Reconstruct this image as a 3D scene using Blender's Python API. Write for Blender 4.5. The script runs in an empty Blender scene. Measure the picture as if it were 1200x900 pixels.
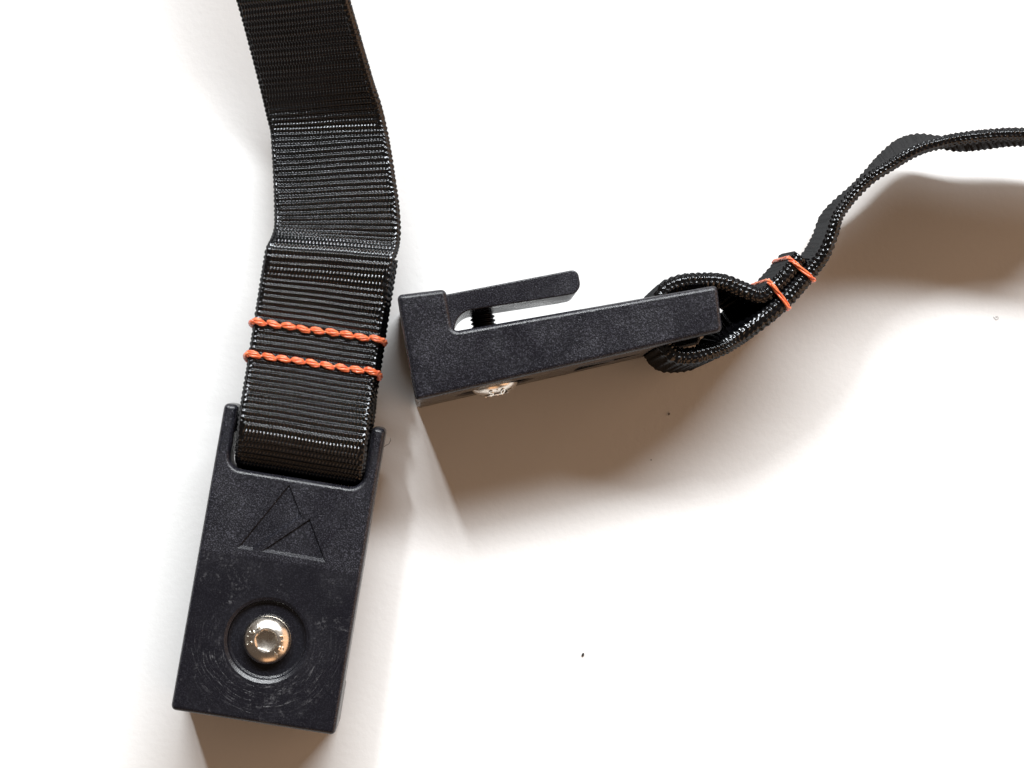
import bpy, bmesh, math, random
import numpy as np
from mathutils import Vector, Matrix

# ---------------------------------------------------------------- camera, world, lamps, exposure
# All lengths below are written in millimetres and multiplied by MM.
MM = 0.001
scene = bpy.context.scene
COL = scene.collection

cam_data = bpy.data.cameras.new('camera')
cam_data.sensor_fit = 'HORIZONTAL'
cam_data.sensor_width = 36.0
cam_data.lens = 36.0 * 2257.0 / 1200.0
cam_data.clip_start = 0.01
cam_data.clip_end = 20.0
cam = bpy.data.objects.new('camera', cam_data)
COL.objects.link(cam)
cam.matrix_world = Matrix(((0.99902, -0.0025818, -0.0441878, 0.0),
                           (0.0, 0.9982975, -0.0583279, 0.0),
                           (0.0442632, 0.0582708, 0.9973191, 0.390),
                           (0, 0, 0, 1)))
scene.camera = cam

world = bpy.data.worlds.new('World')
scene.world = world
world.use_nodes = True
bg = world.node_tree.nodes['Background']
bg.inputs['Color'].default_value = (1.0, 0.76, 0.58, 1)     # dim warm light from the rest of the room
bg.inputs['Strength'].default_value = 0.10


def area_lamp(name, azimuth, elevation, dist, width, height, power, color):
    """Area lamp facing the table: window daylight, also the added warm fills. Azimuth 0 = far side, positive to the right."""
    ld = bpy.data.lights.new(name, 'AREA')
    ld.shape = 'RECTANGLE'
    ld.size, ld.size_y = width, height
    ld.energy = power
    ld.color = color
    ob = bpy.data.objects.new(name, ld)
    COL.objects.link(ob)
    a, e = math.radians(azimuth), math.radians(elevation)
    d = Vector((math.sin(a) * math.cos(e), math.cos(a) * math.cos(e), math.sin(e)))
    ob.location = d * dist + Vector((0.02, 0.02, 0))
    ob.rotation_euler = d.to_track_quat('Z', 'Y').to_euler()
    return ob


DAY = (0.95, 0.98, 1.0)
area_lamp('window_light_main', 13, 46.5, 1.6, 1.25, 0.16, 38.5, DAY)
area_lamp('window_light_side', -22, 47, 1.6, 0.07, 0.20, 10.0, DAY)
area_lamp('window_light_low', 4, 33, 1.8, 1.5, 0.5, 7.0, DAY)

area_lamp('fill_warm', 98, 24, 1.7, 2.6, 1.2, 13.0, (1.0, 0.60, 0.35))  # added warm fill for the shadows, placed where black surfaces don't mirror it
area_lamp('fill_warm_near', 178, 16, 1.7, 0.9, 0.7, 2.4, (1.0, 0.55, 0.28))  # added weak fill that gives the screw its orange reflection

scene.view_settings.view_transform = 'Standard'
scene.view_settings.look = 'None'
scene.view_settings.exposure = 0.0
scene.view_settings.gamma = 1.0
scene.view_settings.use_curve_mapping = False
scene.render.engine = 'CYCLES'


# ---------------------------------------------------------------- helpers
def obj(name, mesh, material=None, parent=None, smooth=None):
    ob = bpy.data.objects.new(name, mesh)
    COL.objects.link(ob)
    if material:
        mesh.materials.clear()
        mesh.materials.append(material)
    if parent:
        ob.parent = parent
    return ob


def tag(ob, label=None, category=None, group=None, kind=None):
    for k, v in (('label', label), ('category', category), ('group', group), ('kind', kind)):
        if v:
            ob[k] = v
    return ob


def mesh_from(verts, faces, name='mesh', smooth=True):
    me = bpy.data.meshes.new(name)
    me.from_pydata([tuple(v) for v in verts], [], faces)
    me.update()
    me.polygons.foreach_set('use_smooth', [smooth] * len(me.polygons))
    return me


def scaled(me):
    me.transform(Matrix.Scale(MM, 4))
    me.update()
    return me


def prism(poly, w0, w1, top_scale=None):
    """Polygon in (u, v) extruded along w."""
    n = len(poly)
    verts = [(p[0], p[1], w0) for p in poly] + [(p[0], p[1], w1) for p in poly]
    faces = [tuple(range(n))[::-1], tuple(range(n, 2 * n))]
    faces += [(i, (i + 1) % n, n + (i + 1) % n, n + i) for i in range(n)]
    me = mesh_from(verts, faces, smooth=False)
    bm = bmesh.new(); bm.from_mesh(me)
    bmesh.ops.recalc_face_normals(bm, faces=bm.faces)
    bm.to_mesh(me); bm.free()
    return me


def arc(cx, cy, r, a0, a1, n):
    return [(cx + r * math.cos(math.radians(a0 + (a1 - a0) * i / n)),
             cy + r * math.sin(math.radians(a0 + (a1 - a0) * i / n))) for i in range(n + 1)]


def lathe(profile, seg=64):
    """(radius, height) profile turned about the local -v axis; closed at r = 0."""
    verts, faces, rings = [], [], []
    for r, h in profile:
        if r < 1e-6:
            rings.append([len(verts)]); verts.append((0, -h, 0))
        else:
            rings.append(list(range(len(verts), len(verts) + seg)))
            for i in range(seg):
                a = 2 * math.pi * i / seg
                verts.append((r * math.cos(a), -h, r * math.sin(a)))
    for a, b in zip(rings, rings[1:]):
        for i in range(seg):
            j = (i + 1) % seg
            if len(a) == 1:
                faces.append((a[0], b[i], b[j]))
            elif len(b) == 1:
                faces.append((a[i], b[0], a[j]))
            else:
                faces.append((a[i], b[i], b[j], a[j]))
    me = mesh_from(verts, faces)
    bm = bmesh.new(); bm.from_mesh(me)
    bmesh.ops.recalc_face_normals(bm, faces=bm.faces)
    bm.to_mesh(me); bm.free()
    return me


def evaluate(me, steps):
    """Run ('cut', mesh) and ('bevel', width, segments, angle) steps on a mesh, in mm, and give back the result."""
    base = bpy.data.objects.new('work', me)
    COL.objects.link(base)
    cutters = []
    for st in steps:
        if st[0] == 'cut':
            c = bpy.data.objects.new('work_cut', st[1])
            COL.objects.link(c); cutters.append(c)
            m = base.modifiers.new('cut', 'BOOLEAN')
            m.operation = 'DIFFERENCE'; m.solver = 'EXACT'; m.object = c
        elif st[0] == 'weight':
            m = base.modifiers.new('weight', 'WEIGHTED_NORMAL')
            m.keep_sharp = True; m.weight = 80
        else:
            m = base.modifiers.new('bevel', 'BEVEL')
            m.width = st[1]; m.segments = st[2]; m.limit_method = 'ANGLE'
            m.angle_limit = math.radians(st[3]); m.use_clamp_overlap = True
            m.miter_outer = 'MITER_ARC'
    bpy.context.view_layer.update()
    dg = bpy.context.evaluated_depsgraph_get()
    out = bpy.data.meshes.new_from_object(base.evaluated_get(dg))
    for o in [base] + cutters:
        bpy.data.objects.remove(o)
    return out


def shade(me, angle=32):
    me.polygons.foreach_set('use_smooth', [True] * len(me.polygons))
    me.set_sharp_from_angle(angle=math.radians(angle))
    return me


# ---------------------------------------------------------------- materials
class Nodes:
    def __init__(self, name):
        self.mat = bpy.data.materials.new(name)
        self.mat.use_nodes = True
        self.t = self.mat.node_tree
        self.p = self.t.nodes['Principled BSDF']

    def n(self, kind, **kw):
        nd = self.t.nodes.new(kind)
        for k, v in kw.items():
            if isinstance(k, str) and k.startswith('i_'):
                nd.inputs[k[2:].replace('_', ' ')].default_value = v
            else:
                setattr(nd, k, v)
        return nd

    def l(self, a, ao, b, bi):
        self.t.links.new(a.outputs[ao], b.inputs[bi])

    def math(self, op, a, b=None, c=None):
        nd = self.t.nodes.new('ShaderNodeMath'); nd.operation = op
        for i, v in enumerate((a, b, c)):
            if v is None:
                continue
            if isinstance(v, (int, float)):
                nd.inputs[i].default_value = v
            else:
                self.t.links.new(v, nd.inputs[i])
        return nd.outputs[0]

    def ramp(self, src, p0, p1, c0=0.0, c1=1.0):
        nd = self.t.nodes.new('ShaderNodeMapRange')
        self.t.links.new(src, nd.inputs['Value'])
        nd.inputs['From Min'].default_value = p0; nd.inputs['From Max'].default_value = p1
        nd.inputs['To Min'].default_value = c0; nd.inputs['To Max'].default_value = c1
        return nd.outputs[0]

    def noise(self, coord, scale, detail=2.0, rough=0.5, dist=0.0):
        nd = self.t.nodes.new('ShaderNodeTexNoise')
        nd.inputs['Scale'].default_value = scale
        nd.inputs['Detail'].default_value = detail
        nd.inputs['Roughness'].default_value = rough
        nd.inputs['Distortion'].default_value = dist
        self.t.links.new(coord, nd.inputs['Vector'])
        return nd.outputs[0]

    def bump(self, height, strength, dist):
        nd = self.t.nodes.new('ShaderNodeBump')
        nd.inputs['Strength'].default_value = strength
        nd.inputs['Distance'].default_value = dist
        self.t.links.new(height, nd.inputs['Height'])
        return nd


def mix_color(N, fac, a, b):
    nd = N.t.nodes.new('ShaderNodeMix'); nd.data_type = 'RGBA'
    N.t.links.new(fac, nd.inputs[0])
    for sock, v in ((nd.inputs[6], a), (nd.inputs[7], b)):
        if isinstance(v, tuple):
            sock.default_value = v + (1,)
        else:
            N.t.links.new(v, sock)
    return nd.outputs[2]


def make_table_material():
    N = Nodes('white_table_top')
    co = N.n('ShaderNodeTexCoord').outputs['Object']
    n1 = N.noise(co, 700, 3, 0.55)
    n2 = N.noise(co, 30, 2)
    col = mix_color(N, N.ramp(n2, 0.3, 0.7), (0.80, 0.795, 0.785), (0.83, 0.825, 0.82))
    N.t.links.new(col, N.p.inputs['Base Color'])
    N.p.inputs['Roughness'].default_value = 0.6
    N.p.inputs['Specular IOR Level'].default_value = 0.3
    b = N.bump(n1, 0.2, 0.0003)
    N.l(b, 'Normal', N.p, 'Normal')
    return N.mat


def make_plastic(name, scuffed):
    """Spark-textured black nylon: fine grain relief; scuffs turn in arcs round the screw (local u, w)."""
    N = Nodes(name)
    co = N.n('ShaderNodeTexCoord').outputs['Object']
    grain = N.noise(co, 3900, 2, 0.7)
    grain2 = N.noise(co, 1300, 2, 0.6)
    patch = N.noise(co, 110, 3, 0.6, 0.6)
    h = N.math('ADD', grain, N.math('MULTIPLY', grain2, 0.5))
    fleck = N.ramp(grain, 0.50, 0.72)  # glints of the grain put into the colour as pale flecks
    rough = N.ramp(patch, 0.3, 0.7, 0.22, 0.36)
    fleck = N.math('MULTIPLY', fleck, N.ramp(patch, 0.32, 0.62, 0.45, 1.0))
    body_col = (0.0065, 0.0065, 0.0095)
    smooth = None
    if scuffed:
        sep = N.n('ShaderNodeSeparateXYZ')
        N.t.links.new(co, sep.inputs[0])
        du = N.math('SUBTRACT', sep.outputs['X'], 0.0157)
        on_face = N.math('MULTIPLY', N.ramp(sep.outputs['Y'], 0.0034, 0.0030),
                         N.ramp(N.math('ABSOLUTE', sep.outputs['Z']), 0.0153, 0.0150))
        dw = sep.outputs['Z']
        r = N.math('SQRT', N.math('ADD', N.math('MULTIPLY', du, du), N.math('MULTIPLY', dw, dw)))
        # darker reflection on the screw's half, put into flecks, roughness and grain
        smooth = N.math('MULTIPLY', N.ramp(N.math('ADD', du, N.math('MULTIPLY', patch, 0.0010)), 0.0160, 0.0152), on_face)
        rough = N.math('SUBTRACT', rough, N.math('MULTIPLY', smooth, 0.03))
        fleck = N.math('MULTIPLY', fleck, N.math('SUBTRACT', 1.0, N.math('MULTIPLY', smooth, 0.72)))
        ang = N.math('ARCTAN2', dw, N.math('MULTIPLY', du, -1.0))
        pol = N.n('ShaderNodeCombineXYZ')
        N.t.links.new(N.math('MULTIPLY', N.math('ADD', r, N.math('MULTIPLY', N.noise(co, 150, 1), 0.0012)), 3300.0), pol.inputs[0])
        N.t.links.new(N.math('MULTIPLY', ang, 3.2), pol.inputs[1])
        arcs = N.ramp(N.noise(pol.outputs[0], 1.0, 3, 0.65), 0.54, 0.68)
        broken = N.ramp(N.noise(co, 2400, 2, 0.8), 0.40, 0.62)
        zone = N.math('MULTIPLY', N.ramp(r, 0.0082, 0.0088), N.ramp(r, 0.0125, 0.0162, 1.0, 0.0))
        below = N.ramp(du, 0.004, -0.004)
        sc = N.math('MULTIPLY', N.math('MULTIPLY', arcs, broken), N.math('MULTIPLY', zone, below))
        # dusty rubbed patches between the emblem and the screw
        rub = N.math('MULTIPLY', N.ramp(N.noise(co, 160, 4, 0.7, 1.5), 0.52, 0.70),
                     N.ramp(N.noise(co, 1500, 2, 0.8), 0.50, 0.66))
        rubz = N.math('MULTIPLY', N.ramp(du, 0.0165, 0.0135), N.ramp(r, 0.0080, 0.0090))
        sc = N.math('MINIMUM', N.math('ADD', N.math('MULTIPLY', sc, 0.8), N.math('MULTIPLY', N.math('MULTIPLY', rub, rubz), 0.55)), 1.0)
        sc = N.math('MULTIPLY', sc, on_face)
        col = mix_color(N, sc, mix_color(N, fleck, body_col, (0.075, 0.075, 0.094)), (0.13, 0.13, 0.138))
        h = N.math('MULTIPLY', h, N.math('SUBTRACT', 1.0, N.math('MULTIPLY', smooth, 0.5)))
        h = N.math('ADD', h, N.math('MULTIPLY', sc, 0.4))
    else:
        col = mix_color(N, fleck, body_col, (0.075, 0.075, 0.094))
    N.t.links.new(col, N.p.inputs['Base Color'])
    N.t.links.new(rough, N.p.inputs['Roughness'])
    N.p.inputs['Specular IOR Level'].default_value = 0.42
    b = N.bump(h, 0.6, 0.00010)
    N.l(b, 'Normal', N.p, 'Normal')
    return N.mat


def make_webbing():
    N = Nodes('black_nylon_webbing')
    co = N.n('ShaderNodeTexCoord').outputs['Object']
    fib = N.noise(co, 5200, 2, 0.6)
    var = N.noise(co, 260, 3, 0.6)
    col = mix_color(N, N.ramp(var, 0.3, 0.7), (0.0012, 0.0012, 0.0015), (0.003, 0.003, 0.0035))
    # fibres: matt black body with a fixed share of gloss (no grazing sheen, the cords shade each other)
    b = N.bump(fib, 0.4, 0.00005)
    dif = N.n('ShaderNodeBsdfDiffuse'); N.t.links.new(col, dif.inputs['Color'])
    glo = N.n('ShaderNodeBsdfGlossy')
    glo.inputs['Color'].default_value = (0.95, 0.97, 1.0, 1)
    N.t.links.new(N.ramp(var, 0.3, 0.7, 0.14, 0.21), glo.inputs['Roughness'])
    mix = N.n('ShaderNodeMixShader'); mix.inputs[0].default_value = 0.054
    N.l(dif, 0, mix, 1); N.l(glo, 0, mix, 2)
    N.l(b, 'Normal', dif, 'Normal'); N.l(b, 'Normal', glo, 'Normal')
    out = N.t.nodes['Material Output']
    N.l(mix, 0, out, 'Surface')
    N.t.nodes.remove(N.p)
    return N.mat


def make_thread():
    N = Nodes('orange_polyester_thread')
    co = N.n('ShaderNodeTexCoord').outputs['Object']
    var = N.noise(co, 1500, 3, 0.6)
    col = mix_color(N, N.ramp(var, 0.3, 0.7), (0.66, 0.07, 0.018), (0.92, 0.25, 0.09))
    N.t.links.new(col, N.p.inputs['Base Color'])
    N.p.inputs['Roughness'].default_value = 0.24
    N.p.inputs['Specular IOR Level'].default_value = 0.8
    N.p.inputs['Sheen Weight'].default_value = 0.15
    b = N.bump(N.noise(co, 6000, 1), 0.3, 0.00005)
    N.l(b, 'Normal', N.p, 'Normal')
    return N.mat


def make_steel(name, base, rough, metallic=1.0):
    N = Nodes(name)
    co = N.n('ShaderNodeTexCoord').outputs['Object']
    n1 = N.noise(co, 900, 3, 0.6)
    N.p.inputs['Base Color'].default_value = base + (1,)
    N.p.inputs['Metallic'].default_value = metallic
    N.t.links.new(N.ramp(n1, 0.3, 0.7, rough * 0.8, rough * 1.25), N.p.inputs['Roughness'])
    b = N.bump(n1, 0.05, 0.00005)
    N.l(b, 'Normal', N.p, 'Normal')
    return N.mat


def make_plain(name, color, rough):
    N = Nodes(name)
    co = N.n('ShaderNodeTexCoord').outputs['Object']
    v = N.noise(co, 4000, 2)
    col = mix_color(N, v, tuple(c * 0.7 for c in color), tuple(c * 1.3 for c in color))
    N.t.links.new(col, N.p.inputs['Base Color'])
    N.p.inputs['Roughness'].default_value = rough
    return N.mat


M_TABLE = make_table_material()
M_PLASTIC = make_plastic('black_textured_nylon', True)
M_TONGUE = make_plastic('black_textured_nylon_plain', False)
M_WEB = make_webbing()
M_THREAD = make_thread()
M_STEEL = make_steel('stainless_steel', (0.80, 0.75, 0.68), 0.27)
M_MARK = make_steel('stainless_steel_stamp', (0.86, 0.84, 0.78), 0.28)
M_SHAFT = make_steel('dark_screw_thread', (0.06, 0.06, 0.065), 0.40)
M_SPECK = make_plain('dark_dust', (0.03, 0.027, 0.025), 0.9)
M_LINT = make_plain('grey_lint', (0.10, 0.09, 0.085), 0.8)

# ---------------------------------------------------------------- table top
S = 0.9
tm = mesh_from([(-S, -S, 0), (S, -S, 0), (S, S, 0), (-S, S, 0)], [(0, 1, 2, 3)], 'table_top', False)
tag(obj('table_top', tm, M_TABLE), 'plain white table top under both clips', None, None, 'structure')

# ---------------------------------------------------------------- the two clips (local: u length, v thickness, w width)
LEN, HALF, SLOPE = 59.2, 15.75, 2.85 / 59.2
SCREW_U = 15.7


def face_v(u):
    return SLOPE * u


def make_clip_meshes():
    prof = [(0, 0), (LEN - 0.1, face_v(LEN)), (LEN + 0.5, 11.65), (9.2, 11.65), (9.2, 19.75), (0, 20.2)]
    body = prism(prof, -HALF, HALF)
    # strap slot, rounded at its inner corners, cut right through the plate; a crossbar closes the open end lower down
    r, s0, s1, hw = 2.4, 47.0, 70.0, 12.95
    slot = [(s1, -hw), (s1, hw)]
    slot += [(x, y) for x, y in arc(s0 + r, hw - r, r, 90, 180, 7)]
    slot += [(x, y) for x, y in arc(s0 + r, -hw + r, r, 180, 270, 7)]
    n = len(slot)
    sv = [(p[0], -5, p[1]) for p in slot] + [(p[0], 30, p[1]) for p in slot]
    sf = [tuple(range(n)), tuple(range(n, 2 * n))[::-1]] + [(i, n + i, n + (i + 1) % n, (i + 1) % n) for i in range(n)]
    sm = mesh_from(sv, sf, smooth=False)
    bm = bmesh.new(); bm.from_mesh(sm); bmesh.ops.recalc_face_normals(bm, faces=bm.faces); bm.to_mesh(sm); bm.free()
    # round pocket for the screw head, its rim slightly eased
    fv = face_v(SCREW_U)
    pocket = lathe([(0, -2.5), (7.0, -2.5), (7.4, -2.35), (7.5, -2.1), (7.55, -fv - 0.30), (8.15, -fv + 0.0), (8.4, -fv + 0.12),
                    (8.4, 3), (0, 3)], 96)
    for v in pocket.vertices:
        if v.co.y < 2.0 and abs(v.co.y - fv) < 0.5:
            v.co.y += SLOPE * v.co.x
    pocket.transform(Matrix.Translation((SCREW_U, 0, 0)))
    hole = lathe([(0, -30), (2.55, -30), (2.55, 3), (0, 3)], 32)
    hole.transform(Matrix.Translation((SCREW_U, 0, 0)))
    # emblem: two peaks sunk into the face with drafted walls
    peaks = [[(45.68, 0.82), (39.79, -2.67), (31.9, 5.5), (31.9, 8.6)],
             [(39.7, -4.2), (32.0, 4.1), (31.85, -8.7)]]
    cuts, floors = [], []
    for pk in peaks:
        c = Vector((sum(p[0] for p in pk) / len(pk), sum(p[1] for p in pk) / len(pk)))

        def inset(d0, d1):
            """Move every side inwards by d0, plus d1 times how far it looks along +u."""
            pts = [Vector(p) for p in pk]
            lines = []
            for i, p in enumerate(pts):
                q = pts[(i + 1) % len(pts)]
                e = (q - p).normalized()
                nn = Vector((-e.y, e.x))
                if nn.dot(c - p) < 0: nn = -nn
                lines.append((p + nn * (d0 + d1 * max(nn.x, 0.0)), e))
            out = []
            for i in range(len(pts)):
                (p, e), (q, g) = lines[i - 1], lines[i]
                den = e.x * g.y - e.y * g.x
                t = ((q.x - p.x) * g.y - (q.y - p.y) * g.x) / den
                out.append(p + e * t)
            return out
        top, bot = inset(-0.04, -0.04), inset(0.24, 0.52)
        k = len(pk)
        v = [(p.x, face_v(p.x) - 0.12, p.y) for p in top] + [(p.x, face_v(p.x) + 0.46, p.y) for p in bot]
        v += [(p.x, face_v(p.x) - 1.5, p.y) for p in top]
        f = [tuple(range(k, 2 * k)), tuple(range(2 * k, 3 * k))[::-1]]
        for i in range(k):
            j = (i + 1) % k
            f += [(i, j, k + j, k + i), (2 * k + i, 2 * k + j, j, i)]
        me = mesh_from(v, f, smooth=False)
        bm = bmesh.new(); bm.from_mesh(me); bmesh.ops.recalc_face_normals(bm, faces=bm.faces); bm.to_mesh(me); bm.free()
        cuts.append(me)
        fvv = [(p.x, face_v(p.x) + 0.435, p.y) for p in bot] + [(p.x, face_v(p.x) + 0.6, p.y) for p in bot]
        ff = [tuple(range(k)), tuple(range(k, 2 * k))[::-1]] + [(i, (i + 1) % k, k + (i + 1) % k, k + i) for i in range(k)]
        fm = mesh_from(fvv, ff, smooth=False)
        bm = bmesh.new(); bm.from_mesh(fm); bmesh.ops.recalc_face_normals(bm, faces=bm.faces); bm.to_mesh(fm); bm.free()
        floors.append(scaled(fm))
    body = evaluate(body, [('cut', sm), ('bevel', 1.0, 6, 35)])
    body = evaluate(body, [('cut', pocket), ('cut', hole)] + [('cut', c) for c in cuts])
    body = evaluate(shade(scaled(body), 17), [('weight',)])

    tong = [(8.6, 11.9), (9.3, 11.75)] + arc(13.2, 11.9 - 0.55, 3.75, 172, 95, 7)
    tong += [(30.5, 14.72)] + arc(32.3, 16.75, 2.0, -85, 0, 6) + arc(33.0, 17.9, 1.3, 8, 88, 4) + [(8.6, 18.75)]
    tongue = evaluate(prism(tong, -0.6, HALF - 0.9), [('bevel', 0.9, 5, 50)])
    tongue = evaluate(shade(scaled(tongue)), [('weight',)])

    bar = prism([(54.0, 6.2), (57.8, 6.3), (58.0, 10.0), (54.0, 10.2)], -hw - 0.6, hw + 0.6)
    bar = shade(scaled(evaluate(bar, [('bevel', 1.2, 4, 35)])))

    # button-head screw: washer, domed head with hexagon socket, threaded shaft
    base_h = -2.1
    dome = [(0, base_h + 0.5), (4.15, base_h + 0.5), (4.38, base_h + 0.62), (4.45, base_h + 0.85), (4.40, base_h + 1.1)]
    for i in range(1, 13):
        a = math.radians(8 + 62 * i / 12)
        dome.append((4.62 * math.cos(a) ** 0.85 if i < 12 else 2.45, base_h + 0.95 + 2.32 * math.sin(a)))
    dome += [(2.1, base_h + 3.17), (0, base_h + 3.17)]
    head = lathe(dome, 72)
    hexv, rr = [], 2.12
    for h in (base_h + 1.35, base_h + 5):
        hexv += [(rr * math.cos(math.radians(60 * i + 21)), -h, rr * math.sin(math.radians(60 * i + 21))) for i in range(6)]
    hexv.append((0, -(base_h + 0.75), 0))
    hexf = [(6, 7, 8, 9, 10, 11)] + [(i, (i + 1) % 6, 6 + (i + 1) % 6, 6 + i) for i in range(6)] + [(12, (i + 1) % 6, i) for i in range(6)]
    hexm = mesh_from(hexv, hexf, smooth=False)
    bm = bmesh.new(); bm.from_mesh(hexm); bmesh.ops.recalc_face_normals(bm, faces=bm.faces); bm.to_mesh(hexm); bm.free()
    flare = lathe([(0, base_h + 2.55), (1.55, base_h + 2.55), (2.30, base_h + 3.25), (2.30, 6), (0, 6)], 48)
    head = evaluate(head, [('cut', hexm), ('cut', flare)])
    head = shade(scaled(head), 28)
    washer = shade(scaled(lathe([(0, base_h - 0.42), (4.55, base_h - 0.42), (4.62, base_h + 0.1), (4.5, base_h + 0.45), (0, base_h + 0.5)], 64)))
    sh = [(0, -15.4), (1.7, -15.4)]
    y = -15.2
    while y < -2.2:
        sh += [(2.45, y + 0.2), (2.45, y + 0.3), (2.05, y + 0.62), (2.05, y + 0.72)]
        y += 0.8
    sh += [(0, y)]
    shaft = shade(scaled(lathe(sh, 40)), 25)
    return dict(body=body, floors=floors, tongue=tongue, bar=bar, head=head, washer=washer, shaft=shaft)


def text_mesh(ch, size, depth):
    cu = bpy.data.curves.new('glyph', 'FONT')
    cu.body = ch; cu.size = size; cu.extrude = depth; cu.align_x = 'CENTER'; cu.align_y = 'CENTER'
    cu.offset = 0.02
    o = bpy.data.objects.new('work', cu)
    COL.objects.link(o)
    bpy.context.view_layer.update()
    me = bpy.data.meshes.new_from_object(o.evaluated_get(bpy.context.evaluated_depsgraph_get()))
    bpy.data.objects.remove(o); bpy.data.curves.remove(cu)
    return me


CM = make_clip_meshes()


def glyph_meshes():
    """Stamped marks on the dome; tops of the characters point at the socket."""
    out = []
    # image directions on the lying clip: right = -w, up = +u
    for ch, ang in (('7', 140), ('0', 167), ('.', 186), ('S', 207), ('H', 26), ('B', -10), ('4', -40)):
        me = text_mesh(ch, 1.9, 0.17)
        rad, hgt = 3.32, -2.1 + 2.72
        # glyph x, y, z -> tangent, inward, out of the dome
        a = math.radians(ang - 9.1)
        rd = Vector((math.sin(a), 0, -math.cos(a)))           # radial in (u, v, w)
        out_v = Vector((0, -1, 0))
        tilt = math.radians(34)
        nrm = (out_v * math.cos(tilt) + rd * math.sin(tilt)).normalized()
        up = (-rd * math.cos(tilt) + out_v * math.sin(tilt)).normalized()
        xx = up.cross(nrm).normalized()
        m = Matrix.Identity(4)
        m.col[0] = (*xx, 0); m.col[1] = (*up, 0); m.col[2] = (*nrm, 0)
        loc = rd * rad + out_v * hgt
        m.col[3] = (*loc, 1)
        me.transform(m)
        out.append(scaled(me))
    return out


GLYPHS = glyph_meshes()


def place_clip(matrix, label):
    root = bpy.data.objects.new('strap_clip', None)
    COL.objects.link(root)
    root.empty_display_size = 0.005
    root.matrix_world = matrix
    tag(root, label, 'clip', 'two matching black plastic strap clips')
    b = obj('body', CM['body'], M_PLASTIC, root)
    for fm in CM['floors']:
        obj('emblem_peak', fm, M_PLASTIC, b)
    obj('tongue', CM['tongue'], M_TONGUE, root)
    obj('crossbar', CM['bar'], M_TONGUE, root)
    s = obj('screw', CM['head'], M_STEEL, root)
    s.location = (SCREW_U * MM, 0.3 * MM, 0)
    obj('washer', CM['washer'], M_STEEL, s)
    obj('threaded_shaft', CM['shaft'], M_SHAFT, s)
    for g in GLYPHS:
        obj('stamped_mark', g, M_MARK, s)
    return root


def frame(u, v, w, o):
    m = Matrix.Identity(4)
    m.col[0] = (*u, 0); m.col[1] = (*v, 0); m.col[2] = (*w, 0); m.col[3] = (*[c * MM for c in o], 1)
    return m


a = math.radians(80.85)
place_clip(frame((math.cos(a), math.sin(a), 0), (0, 0, -1), (-math.sin(a), math.cos(a), 0), (-32.8, -42.8, 20.22)),
           'black plastic clip lying flat with peak emblem and shiny hex screw facing up')
a = math.radians(10.2)
place_clip(frame((math.cos(a), math.sin(a), 0), (-math.sin(a), math.cos(a), 0), (0, 0, 1), (-2.08, 17.74, 15.77)),
           'black plastic clip standing on its edge, gap and tongue seen in profile')

# ---------------------------------------------------------------- webbing straps
# rows: centre x, y, z and direction of the strap's width
LEFT_PATH = [
    (-18.15, 46.8, 16.2, -0.997, 0.07, -0.016),
    (-19.35, 39.69, 15.3, -0.994, 0.113, -0.008),
    (-20.4, 32.77, 14.8, -0.99, 0.138, 0),
    (-21.32, 26.28, 15.2, -0.99, 0.138, 0),
    (-22.08, 21.28, 15, -0.988, 0.152, 0),
    (-22.37, 18.83, 11.2, -0.987, 0.159, 0),
    (-23.08, 14.38, 8.2, -0.987, 0.159, 0),
    (-23.72, 10.43, 6.9, -0.987, 0.159, 0),
    (-24.28, 6.98, 7.3, -0.987, 0.159, 0),
    (-24.58, 5.1, 9.6, -0.987, 0.159, 0),
    (-24.64, 4.71, 12.5, -0.987, 0.159, 0),
    (-24.58, 5.1, 15.2, -0.987, 0.159, 0),
    (-24.37, 6.39, 17.7, -0.987, 0.159, 0),
    (-24.01, 8.66, 19.8, -0.987, 0.159, 0),
    (-23.68, 11.61, 20.8, -0.987, 0.159, 0),
    (-23.17, 15.96, 20.2, -0.988, 0.153, 0),
    (-22.48, 21.28, 18.8, -0.988, 0.152, 0),
    (-21.82, 26.28, 17.9, -0.99, 0.138, 0),
    (-20.9, 32.77, 17.4, -0.99, 0.138, 0),
    (-19.85, 39.69, 17.9, -0.994, 0.113, -0.008),
    (-19.1, 44.32, 18.75, -0.997, 0.069, -0.02),
    (-18.65, 46.8, 18.8, -0.997, 0.07, -0.016),
    (-18.26, 48.01, 17.8, -0.998, 0.065, -0.017),
    (-17.88, 49.6, 15.9, -0.997, 0.058, -0.058),
    (-17.6, 52.12, 14.6, -0.991, 0.026, -0.133),
    (-17.72, 55.53, 13.7, -0.985, -0.016, -0.173),
    (-18.34, 62.09, 12.75, -0.964, -0.012, -0.264),
    (-19.1, 68.57, 12, -0.944, -0.004, -0.33),
    (-19.61, 72.3, 11.6, -0.931, 0.027, -0.363),
    (-20.46, 75.75, 12.6, -0.923, -0.002, -0.384),
    (-21.64, 79.87, 14.75, -0.901, 0, -0.434),
    (-23.5, 86.54, 18.75, -0.884, 0.018, -0.467),
    (-25.43, 93.31, 22.75, -0.866, 0.018, -0.499),
    (-27.28, 99.36, 25.5, -0.855, 0.019, -0.519),
    (-29.29, 106.15, 28.5, -0.852, 0.011, -0.523),
    (-33.79, 123.15, 30.5, -0.852, 0.011, -0.523),
    (-38.29, 140.15, 32.5, -0.852, 0.011, -0.523),
    (-42.79, 157.15, 34.5, -0.852, 0.011, -0.523),
]
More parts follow.
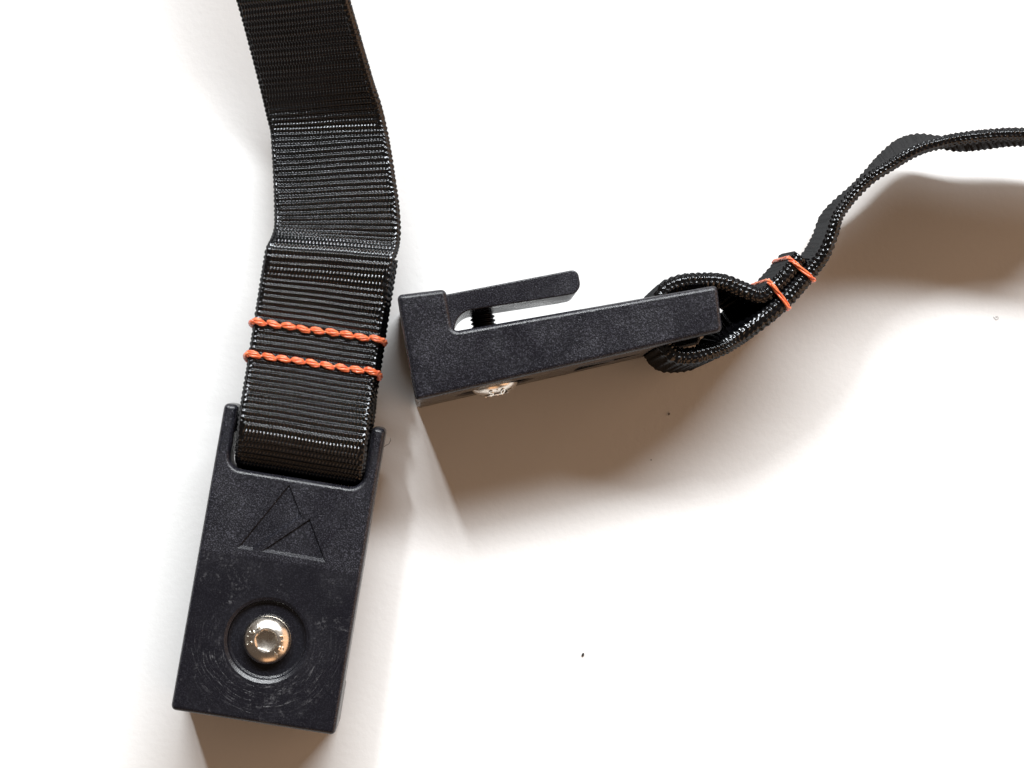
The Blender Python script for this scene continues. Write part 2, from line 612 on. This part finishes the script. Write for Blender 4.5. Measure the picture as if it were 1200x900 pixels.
RIGHT_PATH = [
    (72.04, 46.96, 16.15, -0.076, -0.104, 0.992),
    (69.58, 43.93, 16, -0.049, -0.082, 0.995),
    (66.96, 41.15, 15.85, -0.036, -0.069, 0.997),
    (63.91, 38.77, 15.8, -0.015, -0.049, 0.999),
    (60.63, 39.08, 15.75, 0, 0, 1),
    (56.27, 40.73, 15.75, 0, 0, 1),
    (51.66, 40.92, 15.75, 0, 0, 1),
    (47.69, 40.41, 15.75, 0, 0, 1),
    (45.01, 38.91, 15.75, 0, 0, 1),
    (44.01, 35.99, 15.75, 0, 0, 1),
    (44.29, 32.18, 15.75, 0, 0, 1),
    (45.19, 28.89, 15.75, 0, 0, 1),
    (46.98, 26.87, 15.75, 0, 0, 1),
    (49.97, 26.6, 15.75, 0, 0, 1),
    (53.58, 27.45, 15.75, 0, 0, 1),
    (56.87, 30.05, 15.8, -0.031, -0.132, 0.991),
    (60.01, 33.3, 15.8, -0.046, -0.254, 0.966),
    (64.66, 35.46, 15.8, -0.051, -0.146, 0.988),
    (69.32, 38.89, 15.85, -0.056, -0.083, 0.995),
    (73.7, 43.94, 16.15, -0.08, -0.109, 0.991),
    (76.61, 47.87, 16.6, -0.095, -0.139, 0.986),
    (78.18, 51.54, 16.9, -0.092, -0.109, 0.99),
    (79.17, 54.55, 17.2, -0.108, -0.13, 0.986),
    (81.31, 57.34, 17.3, -0.159, -0.156, 0.975),
    (84.02, 60.03, 17.5, -0.205, -0.162, 0.965),
    (86.78, 62.81, 17.75, -0.205, -0.176, 0.963),
    (89.79, 65.43, 18, -0.184, -0.228, 0.956),
    (93.09, 67.9, 18.15, -0.184, -0.267, 0.946),
    (96.61, 69.31, 18.4, -0.206, -0.25, 0.946),
    (100.21, 69.53, 18.6, -0.237, -0.191, 0.952),
    (103.99, 69.5, 18.8, -0.279, -0.126, 0.952),
    (109.05, 69.96, 19.25, -0.298, -0.114, 0.948),
    (114.09, 70.42, 19.75, -0.315, -0.127, 0.941),
    (119.86, 70.25, 20, -0.323, -0.125, 0.938),
    (127.41, 69.13, 20, -0.334, -0.122, 0.935),
    (137.58, 66.67, 20, -0.357, -0.115, 0.927),
]
STEP = 0.16


def sweep(rows):
    """Centripetal Catmull-Rom through the rows, resampled to an even arc length; returns centre, tangent, width, normal."""
    P = np.array(rows, float)
    P = np.vstack([2 * P[0] - P[1], P, 2 * P[-1] - P[-2]])
    out = []
    for i in range(1, len(P) - 2):
        p0, p1, p2, p3 = P[i - 1:i + 3]
        t0 = 0.0
        t1 = t0 + max(np.linalg.norm(p1[:3] - p0[:3]), 1e-3) ** 0.5
        t2 = t1 + max(np.linalg.norm(p2[:3] - p1[:3]), 1e-3) ** 0.5
        t3 = t2 + max(np.linalg.norm(p3[:3] - p2[:3]), 1e-3) ** 0.5
        for t in np.linspace(t1, t2, 60, endpoint=False):
            a1 = (t1 - t) / (t1 - t0) * p0 + (t - t0) / (t1 - t0) * p1
            a2 = (t2 - t) / (t2 - t1) * p1 + (t - t1) / (t2 - t1) * p2
            a3 = (t3 - t) / (t3 - t2) * p2 + (t - t2) / (t3 - t2) * p3
            b1 = (t2 - t) / (t2 - t0) * a1 + (t - t0) / (t2 - t0) * a2
            b2 = (t3 - t) / (t3 - t1) * a2 + (t - t1) / (t3 - t1) * a3
            out.append((t2 - t) / (t2 - t1) * b1 + (t - t1) / (t2 - t1) * b2)
    out = np.array(out)
    d = np.concatenate([[0], np.cumsum(np.linalg.norm(np.diff(out[:, :3], axis=0), axis=1))])
    s = np.arange(0, d[-1], STEP)
    Q = np.stack([np.interp(s, d, out[:, k]) for k in range(6)], 1)
    g = np.hanning(17)[1:-1]; g /= g.sum()      # cloth bends, it does not crease like paper
    Q = np.stack([np.convolve(np.pad(Q[:, j], 7, mode='reflect', reflect_type='odd'), g, 'valid') for j in range(6)], 1)
    C, W = Q[:, :3], Q[:, 3:]
    k = np.ones(7) / 7
    T = np.gradient(C, axis=0)
    T = np.stack([np.convolve(np.pad(T[:, j], 3, mode='edge'), k, 'valid') for j in range(3)], 1)
    T /= np.linalg.norm(T, axis=1)[:, None]
    W /= np.linalg.norm(W, axis=1)[:, None]
    N = np.cross(T, W)                        # the cloth may shear: ribs keep the given width direction
    N /= np.linalg.norm(N, axis=1)[:, None]
    return s, C, T, W, N


RIB = 1.18


def webbing_mesh(rows, width=25.0, thick=2.1, seed=1, rib_h=0.27, lanes=3, bulk=None, top=7, under=2):
    s, C, T, W, N = sweep(rows)
    rng = np.random.default_rng(seed)
    hw, ht = width / 2, thick / 2
    yarn = 0.68
    ny = int(round((width - thick) / yarn))
    yarn = (width - thick) / ny
    nf, nb = ny * top, ny * under
    # closed outline of the section: top face, rounded edge, bottom face, rounded edge
    xs = np.linspace(-hw + ht, hw - ht, nf, endpoint=False)
    xb = np.linspace(-hw + ht, hw - ht, nb, endpoint=False)
    ed = np.linspace(np.pi / 2, -np.pi / 2, 18, endpoint=False)
    sec_w = np.concatenate([xs, hw - ht + ht * np.cos(ed), -xb, -(hw - ht) - ht * np.cos(ed)])
    sec_n = np.concatenate([np.full(nf, ht), ht * np.sin(ed), np.full(nb, -ht), -ht * np.sin(ed)])
    out_w = np.concatenate([np.zeros(nf), np.cos(ed), np.zeros(nb), -np.cos(ed)])
    out_n = np.concatenate([np.ones(nf), np.sin(ed), -np.ones(nb), -np.sin(ed)])
    is_edge = np.concatenate([np.zeros(nf), np.ones(18), np.zeros(nb), np.ones(18)])
    side = np.concatenate([np.zeros(nf), np.zeros(18), np.full(nb, 0.5), np.full(18, 0.25)])
    th = np.concatenate([np.zeros(nf), ed, np.zeros(nb), ed])
    m = len(sec_w)
    # small wander of the ribs so that no two rows are quite alike
    wander = np.cumsum(rng.normal(0, 0.003, len(s))); wander -= np.linspace(0, wander[-1], len(s))
    ph = (s[:, None] / RIB + wander[:, None] / RIB) + side[None, :] + 0.035 * np.sin(sec_w[None, :] * 0.37 + s[:, None] * 0.05)
    fr = ph - np.floor(ph)
    rib = (0.5 - 0.5 * np.cos(2 * np.pi * fr)) ** 0.8           # round weft cords
    row = np.floor(ph)
    jit = rng.normal(0, 1, (int(row.max() - row.min()) + 2,))
    rj = jit[(row - row.min()).astype(int)]
    yp = sec_w[None, :] / yarn + 0.5 * (row % 2) + 0.16 * rj + 0.25 * fr
    ya = np.abs(np.sin(np.pi * yp))
    h_face = rib_h * (rib - 0.5) * (1 + 0.06 * rj) + 0.34 * (0.35 + 0.65 * rib) * (ya - 0.6)
    # selvedge: interlaced loops
    q = (th + np.pi / 2) / np.pi * lanes
    lane = np.clip(np.floor(q), 0, lanes - 1)
    bead = np.abs(np.sin(np.pi * (s[:, None] / 1.0 + 0.5 * (lane[None, :] % 2) + 0.12 * rng.normal(0, 1, lanes)[lane.astype(int)][None, :]
                                  + 0.10 * np.sin(s[:, None] * 1.9))))
    h_edge = 0.06 * (rib - 0.5) + 0.25 * (bead * np.abs(np.sin(np.pi * q))[None, :] - 0.45)
    blend = np.clip((hw - ht + 0.6 - np.abs(sec_w)) / 1.2, 0, 1)[None, :] * (1 - is_edge[None, :])
    h = blend * h_face + (1 - blend) * h_edge
    h[:3] *= 0.3; h[-3:] *= 0.3
    ww = sec_w + 0.0
    # where it is looped and sewn the webbing bunches up thicker
    fat = np.ones(len(s)) if bulk is None else 1.0 + bulk[0] * (0.5 - 0.5 * np.tanh((s - bulk[1]) / bulk[2]))
    P = (C[:, None, :] + W[:, None, :] * (ww[None, :, None] + out_w[None, :, None] * h[:, :, None])
         + N[:, None, :] * (sec_n[None, :, None] * fat[:, None, None] + out_n[None, :, None] * h[:, :, None]))
    n = len(s)
    V = np.concatenate([P.reshape(-1, 3), C[:1], C[-1:]]) * MM
    i = np.arange(n - 1)[:, None] * m
    j = np.arange(m)[None, :]
    jn = (j + 1) % m
    quads = np.stack([i + j, i + m + j, i + m + jn, i + jn], -1).reshape(-1, 4)
    jj = np.arange(m)
    cap0 = np.stack([np.full(m, n * m), jj, (jj + 1) % m], 1)
    cap1 = np.stack([np.full(m, n * m + 1), (n - 1) * m + (jj + 1) % m, (n - 1) * m + jj], 1)
    me = bpy.data.meshes.new('webbing')
    nl = quads.size + cap0.size + cap1.size
    npoly = len(quads) + 2 * m
    me.vertices.add(len(V)); me.vertices.foreach_set('co', V.ravel().astype(np.float32))
    me.loops.add(nl)
    me.loops.foreach_set('vertex_index', np.concatenate([quads.ravel(), cap0.ravel(), cap1.ravel()]).astype(np.int32))
    me.polygons.add(npoly)
    starts = np.concatenate([np.arange(len(quads)) * 4, quads.size + np.arange(2 * m) * 3])
    me.polygons.foreach_set('loop_start', starts.astype(np.int32))
    me.update(calc_edges=True)
    me.polygons.foreach_set('use_smooth', [True] * npoly)
    me.validate()
    return me, (s, C, T, W, N)


def near(sw, p, lo=0.0):
    s, C = sw[0], sw[1]
    d = np.linalg.norm(C - np.array(p)[None, :], axis=1)
    d[s < lo] = 1e9
    return int(np.argmin(d))


def tube(points, radius, seg=8, cap=True, flat=None):
    """Tube through mm points with a radius per point."""
    pts = [Vector(p) for p in points]
    rad = radius if isinstance(radius, (list, tuple)) else [radius] * len(pts)
    verts, faces = [], []
    ref = None
    for k, p in enumerate(pts):
        t = (pts[min(k + 1, len(pts) - 1)] - pts[max(k - 1, 0)]).normalized()
        if ref is None:
            ref = Vector((0.3, 0.2, 0.9)) if abs(t.z) < 0.9 else Vector((1, 0, 0))
        x = (ref - t * ref.dot(t)).normalized()
        ref = x
        y = t.cross(x)
        for i in range(seg):
            an = 2 * math.pi * i / seg
            verts.append(p + (x * math.cos(an) + y * math.sin(an)) * rad[k])
    for k in range(len(pts) - 1):
        for i in range(seg):
            j = (i + 1) % seg
            faces.append((k * seg + i, k * seg + j, (k + 1) * seg + j, (k + 1) * seg + i))
    if cap:
        faces.append(tuple(range(seg))[::-1])
        faces.append(tuple(range((len(pts) - 1) * seg, len(pts) * seg)))
    return verts, faces


def merge(parts):
    V, F = [], []
    for v, f in parts:
        b = len(V)
        V += v
        F += [tuple(i + b for i in q) for q in f]
    return scaled(mesh_from(V, F, 'thread'))


def twist(path, r, turns, plies=3, ply_r=None, n=None, taper=True, flat=1.0, phase=0.0, nrm=None):
    """A twisted thread: plies winding round a path (list of Vectors), fuller in the middle."""
    n = len(path)
    ply_r = ply_r or r * 0.62
    parts = []
    for q in range(plies):
        pts, rads = [], []
        for k, p in enumerate(path):
            f = k / (n - 1)
            t = (path[min(k + 1, n - 1)] - path[max(k - 1, 0)]).normalized()
            up = nrm if nrm is not None else Vector((0, 0, 1))
            x = t.cross(up).normalized(); y = x.cross(t)
            e = (math.sin(math.pi * min(max(f, 0.0), 1.0)) ** 0.7 if taper else 1.0)
            an = 2 * math.pi * (turns * f + q / plies) + phase
            pts.append(p + (x * math.cos(an) + y * math.sin(an) * flat) * r * (0.08 + 0.92 * e))
            rads.append(ply_r * (0.50 + 0.50 * e))
        parts.append(tube(pts, rads, 8))
    return parts


random.seed(5)
me, LSW = webbing_mesh(LEFT_PATH, seed=3)
left_strap = tag(obj('webbing_strap', me, M_WEB),
                 'wide black ribbed webbing strap with two thick orange stitch rows, looped through the flat clip', 'strap',
                 'black webbing straps')


def at_strap(sw, i, t, n):
    s, C, T, W, N = sw
    return Vector(C[i] + W[i] * t + N[i] * n)


def row_left(p, count, skew, seed):
    """One row of heavy twisted stitches lying across the strap, with the ends hooked over both edges."""
    rnd = random.Random(seed)
    i0 = near(LSW, p, lo=55.0)
    sgn = 1.0 if LSW[4][i0][2] > 0 else -1.0
    nv = Vector(LSW[4][i0]) * sgn
    surf = 1.05 + 0.12

    def pos(t, lift, along=0.0):
        i = int(round(i0 + (skew * t / 25.0 + along) / STEP))
        return at_strap(LSW, i, t, sgn * (surf + lift))
    # the row's own bobbin thread, sunk between the layers
    core = merge([tube([pos(12.4 - 24.8 * k / 24, 0.02) for k in range(25)], 0.22, 8)])
    rowo = obj('stitch_row', core, M_THREAD, left_strap)
    edges = [12.75 - 25.5 * k / count for k in range(count + 1)]
    for k in range(count):
        t0, t1 = edges[k] - 0.02 + rnd.uniform(-0.12, 0.12), edges[k + 1] + 0.02 + rnd.uniform(-0.12, 0.12)
        al = rnd.uniform(-0.10, 0.10)
        slant = rnd.uniform(-0.9, -0.4)
        path = []
        for q in range(13):
            f = q / 12
            path.append(pos(t0 + (t1 - t0) * f, 0.0 + 0.34 * math.sin(math.pi * f) ** 0.6, al + slant * (f - 0.5)))
        me_ = merge(twist(path, rnd.uniform(0.38, 0.52), rnd.uniform(0.26, 0.45), 5, 0.28, phase=rnd.uniform(0, 6), flat=0.55, nrm=nv))
        obj('stitch', me_, M_THREAD, rowo)
    # hooks over the two edges
    for sd in (1, -1):
        pts = []
        for q in range(11):
            an = math.pi * 0.5 - math.pi * q / 10 * 1.05
            t = sd * (12.35 + 0.70 * math.cos(an))
            i = int(round(i0 + (skew * t / 25.0 - 0.25 * q / 10 * 1.6) / STEP))
            pts.append(at_strap(LSW, i, t, sgn * (-0.9 + 2.1 * math.sin(an))))
        me_ = merge(twist(pts, 0.30, 1.3, 3, 0.33, taper=False, nrm=Vector((0.2, 1, 0.1))))
        obj('stitch', me_, M_THREAD, rowo)


row_left((-21.6, 31.87, 17.4), 9, 0.0, 11)
row_left((-22.03, 25.39, 18.1), 9, 0.0, 23)

me, RSW = webbing_mesh(RIGHT_PATH, thick=2.35, seed=8, rib_h=0.24, lanes=4, bulk=(0.34, 82.0, 5.0), top=4, under=4)
right_strap = tag(obj('webbing_strap', me, M_WEB),
                  'black webbing strap standing on its edge, looped through the upright clip and curving off right', 'strap',
                  'black webbing straps')


def row_right(i_main, i_tail, seed):
    """Thin stitches binding the two layers: one over the top edge, one over the bottom edge, the rest down both faces."""
    rnd = random.Random(seed)
    s, C, T, W, N = RSW
    # outward directions of the two layers
    dm = Vector(C[i_main] - C[i_tail])
    sm = 1.0 if Vector(N[i_main]).dot(dm) > 0 else -1.0
    st = 1.0 if Vector(N[i_tail]).dot(-dm) > 0 else -1.0

    def pm(w, off=1.35, da=0.0): return at_strap(RSW, int(i_main + da / STEP), w, sm * off)
    def pt(w, off=1.35, da=0.0): return at_strap(RSW, int(i_tail + da / STEP), w, st * off)
    rowo = None
    for e in (1, -1):
        ctrl = [pt(e * 10.9, 1.50, -0.3), pt(e * 12.0, 1.62), pt(e * 12.75, 0.9), (pt(e * 12.75, -1.3) + pm(e * 12.75, -1.3)) / 2,
                pm(e * 12.75, 0.9), pm(e * 12.0, 1.62), pm(e * 10.9, 1.50, 0.3)]
        path = []
        for k in range(len(ctrl) - 1):
            for q in range(5):
                path.append(ctrl[k].lerp(ctrl[k + 1], q / 5))
        path.append(ctrl[-1])
        path = [path[0]] + [(path[k - 1] + path[k] * 2 + path[k + 1]) / 4 for k in range(1, len(path) - 1)] + [path[-1]]
        me_ = merge(twist(path, 0.27, 1.3, 3, 0.22, taper=False, nrm=Vector((0.7, -0.7, 0.1)), phase=rnd.uniform(0, 6)))
        o = obj('stitch_row' if rowo is None else 'stitch', me_, M_THREAD, rowo or right_strap)
        rowo = rowo or o
    for k in range(8):
        for pf in (pm, pt):
            w0, w1 = 10.6 - k * 2.7, 10.6 - k * 2.7 - 2.1
            path = [pf(w0 + (w1 - w0) * q / 8, 1.40 + 0.4 * math.sin(math.pi * q / 8), 0.12 * (q / 8 - 0.5)) for q in range(9)]
            obj('stitch', merge(twist(path, 0.2, 0.7, 3, 0.2, nrm=Vector((0.7, 0.7, 0.0)), phase=rnd.uniform(0, 6))), M_THREAD, rowo)


def right_index(p, tail):
    s, C = RSW[0], RSW[1]
    d = np.linalg.norm(C[:, :2] - np.array(p)[None, :], axis=1)
    d[(s > 25.0) if tail else (s < 60.0)] = 1e9
    return int(np.argmin(d))


for p, sd in (((68.1, 38.6), 4), ((72.6, 43.9), 9)):
    row_right(right_index(p, False), right_index(p, True), sd)


# ---------------------------------------------------------------- crumbs and lint
def speck(x, y, size, seed, label):
    rnd = random.Random(seed)
    bm = bmesh.new()
    bmesh.ops.create_icosphere(bm, subdivisions=2, radius=size)
    for v in bm.verts:
        v.co *= rnd.uniform(0.7, 1.2)
        v.co.x *= 0.75; v.co.y *= 1.3; v.co.z *= 0.6
    m = bpy.data.meshes.new('speck'); bm.to_mesh(m); bm.free()
    z = min(v.co.z for v in m.vertices)
    o = obj('dust_speck', scaled(m), M_SPECK)
    o.location = (x * MM, y * MM, -z * MM)
    o.rotation_euler.z = rnd.uniform(-0.6, 0.3)
    tag(o, label, 'dust', 'dark specks on the table')


speck(31.58, -31.81, 0.34, 1, 'tiny dark crumb alone on the bright white table, lower middle')
speck(49.28, 16.8, 0.21, 2, 'tiny dark crumb in the brown shadow below the strap loop')
speck(45.57, 7.42, 0.12, 3, 'faintest tiny crumb near the lower edge of the brown shadow')
speck(52.21, 43.35, 0.12, 4, 'minute dark speck on white table just above the strap loop')


def lint(pts, r, label):
    o = obj('lint_fibre', merge([tube(pts, r, 6)]), M_LINT)
    tag(o, label, 'lint', 'stray fibres')


lint([(-8.3, 9.6, 15.6), (-7.9, 9.9, 15.9), (-7.3, 10.2, 16.1), (-7.0, 10.8, 16.2), (-7.0, 11.3, 16.2)], 0.06,
     'short dark fibre sticking out beside the flat clip\'s upper right corner')
lint([(116.4, 36.9, 0.1), (116.9, 36.3, 0.12), (117.4, 36.5, 0.2), (117.3, 37.0, 0.2), (116.8, 36.9, 0.12)], 0.035,
     'tiny curled pale fibre on the white table at far right')
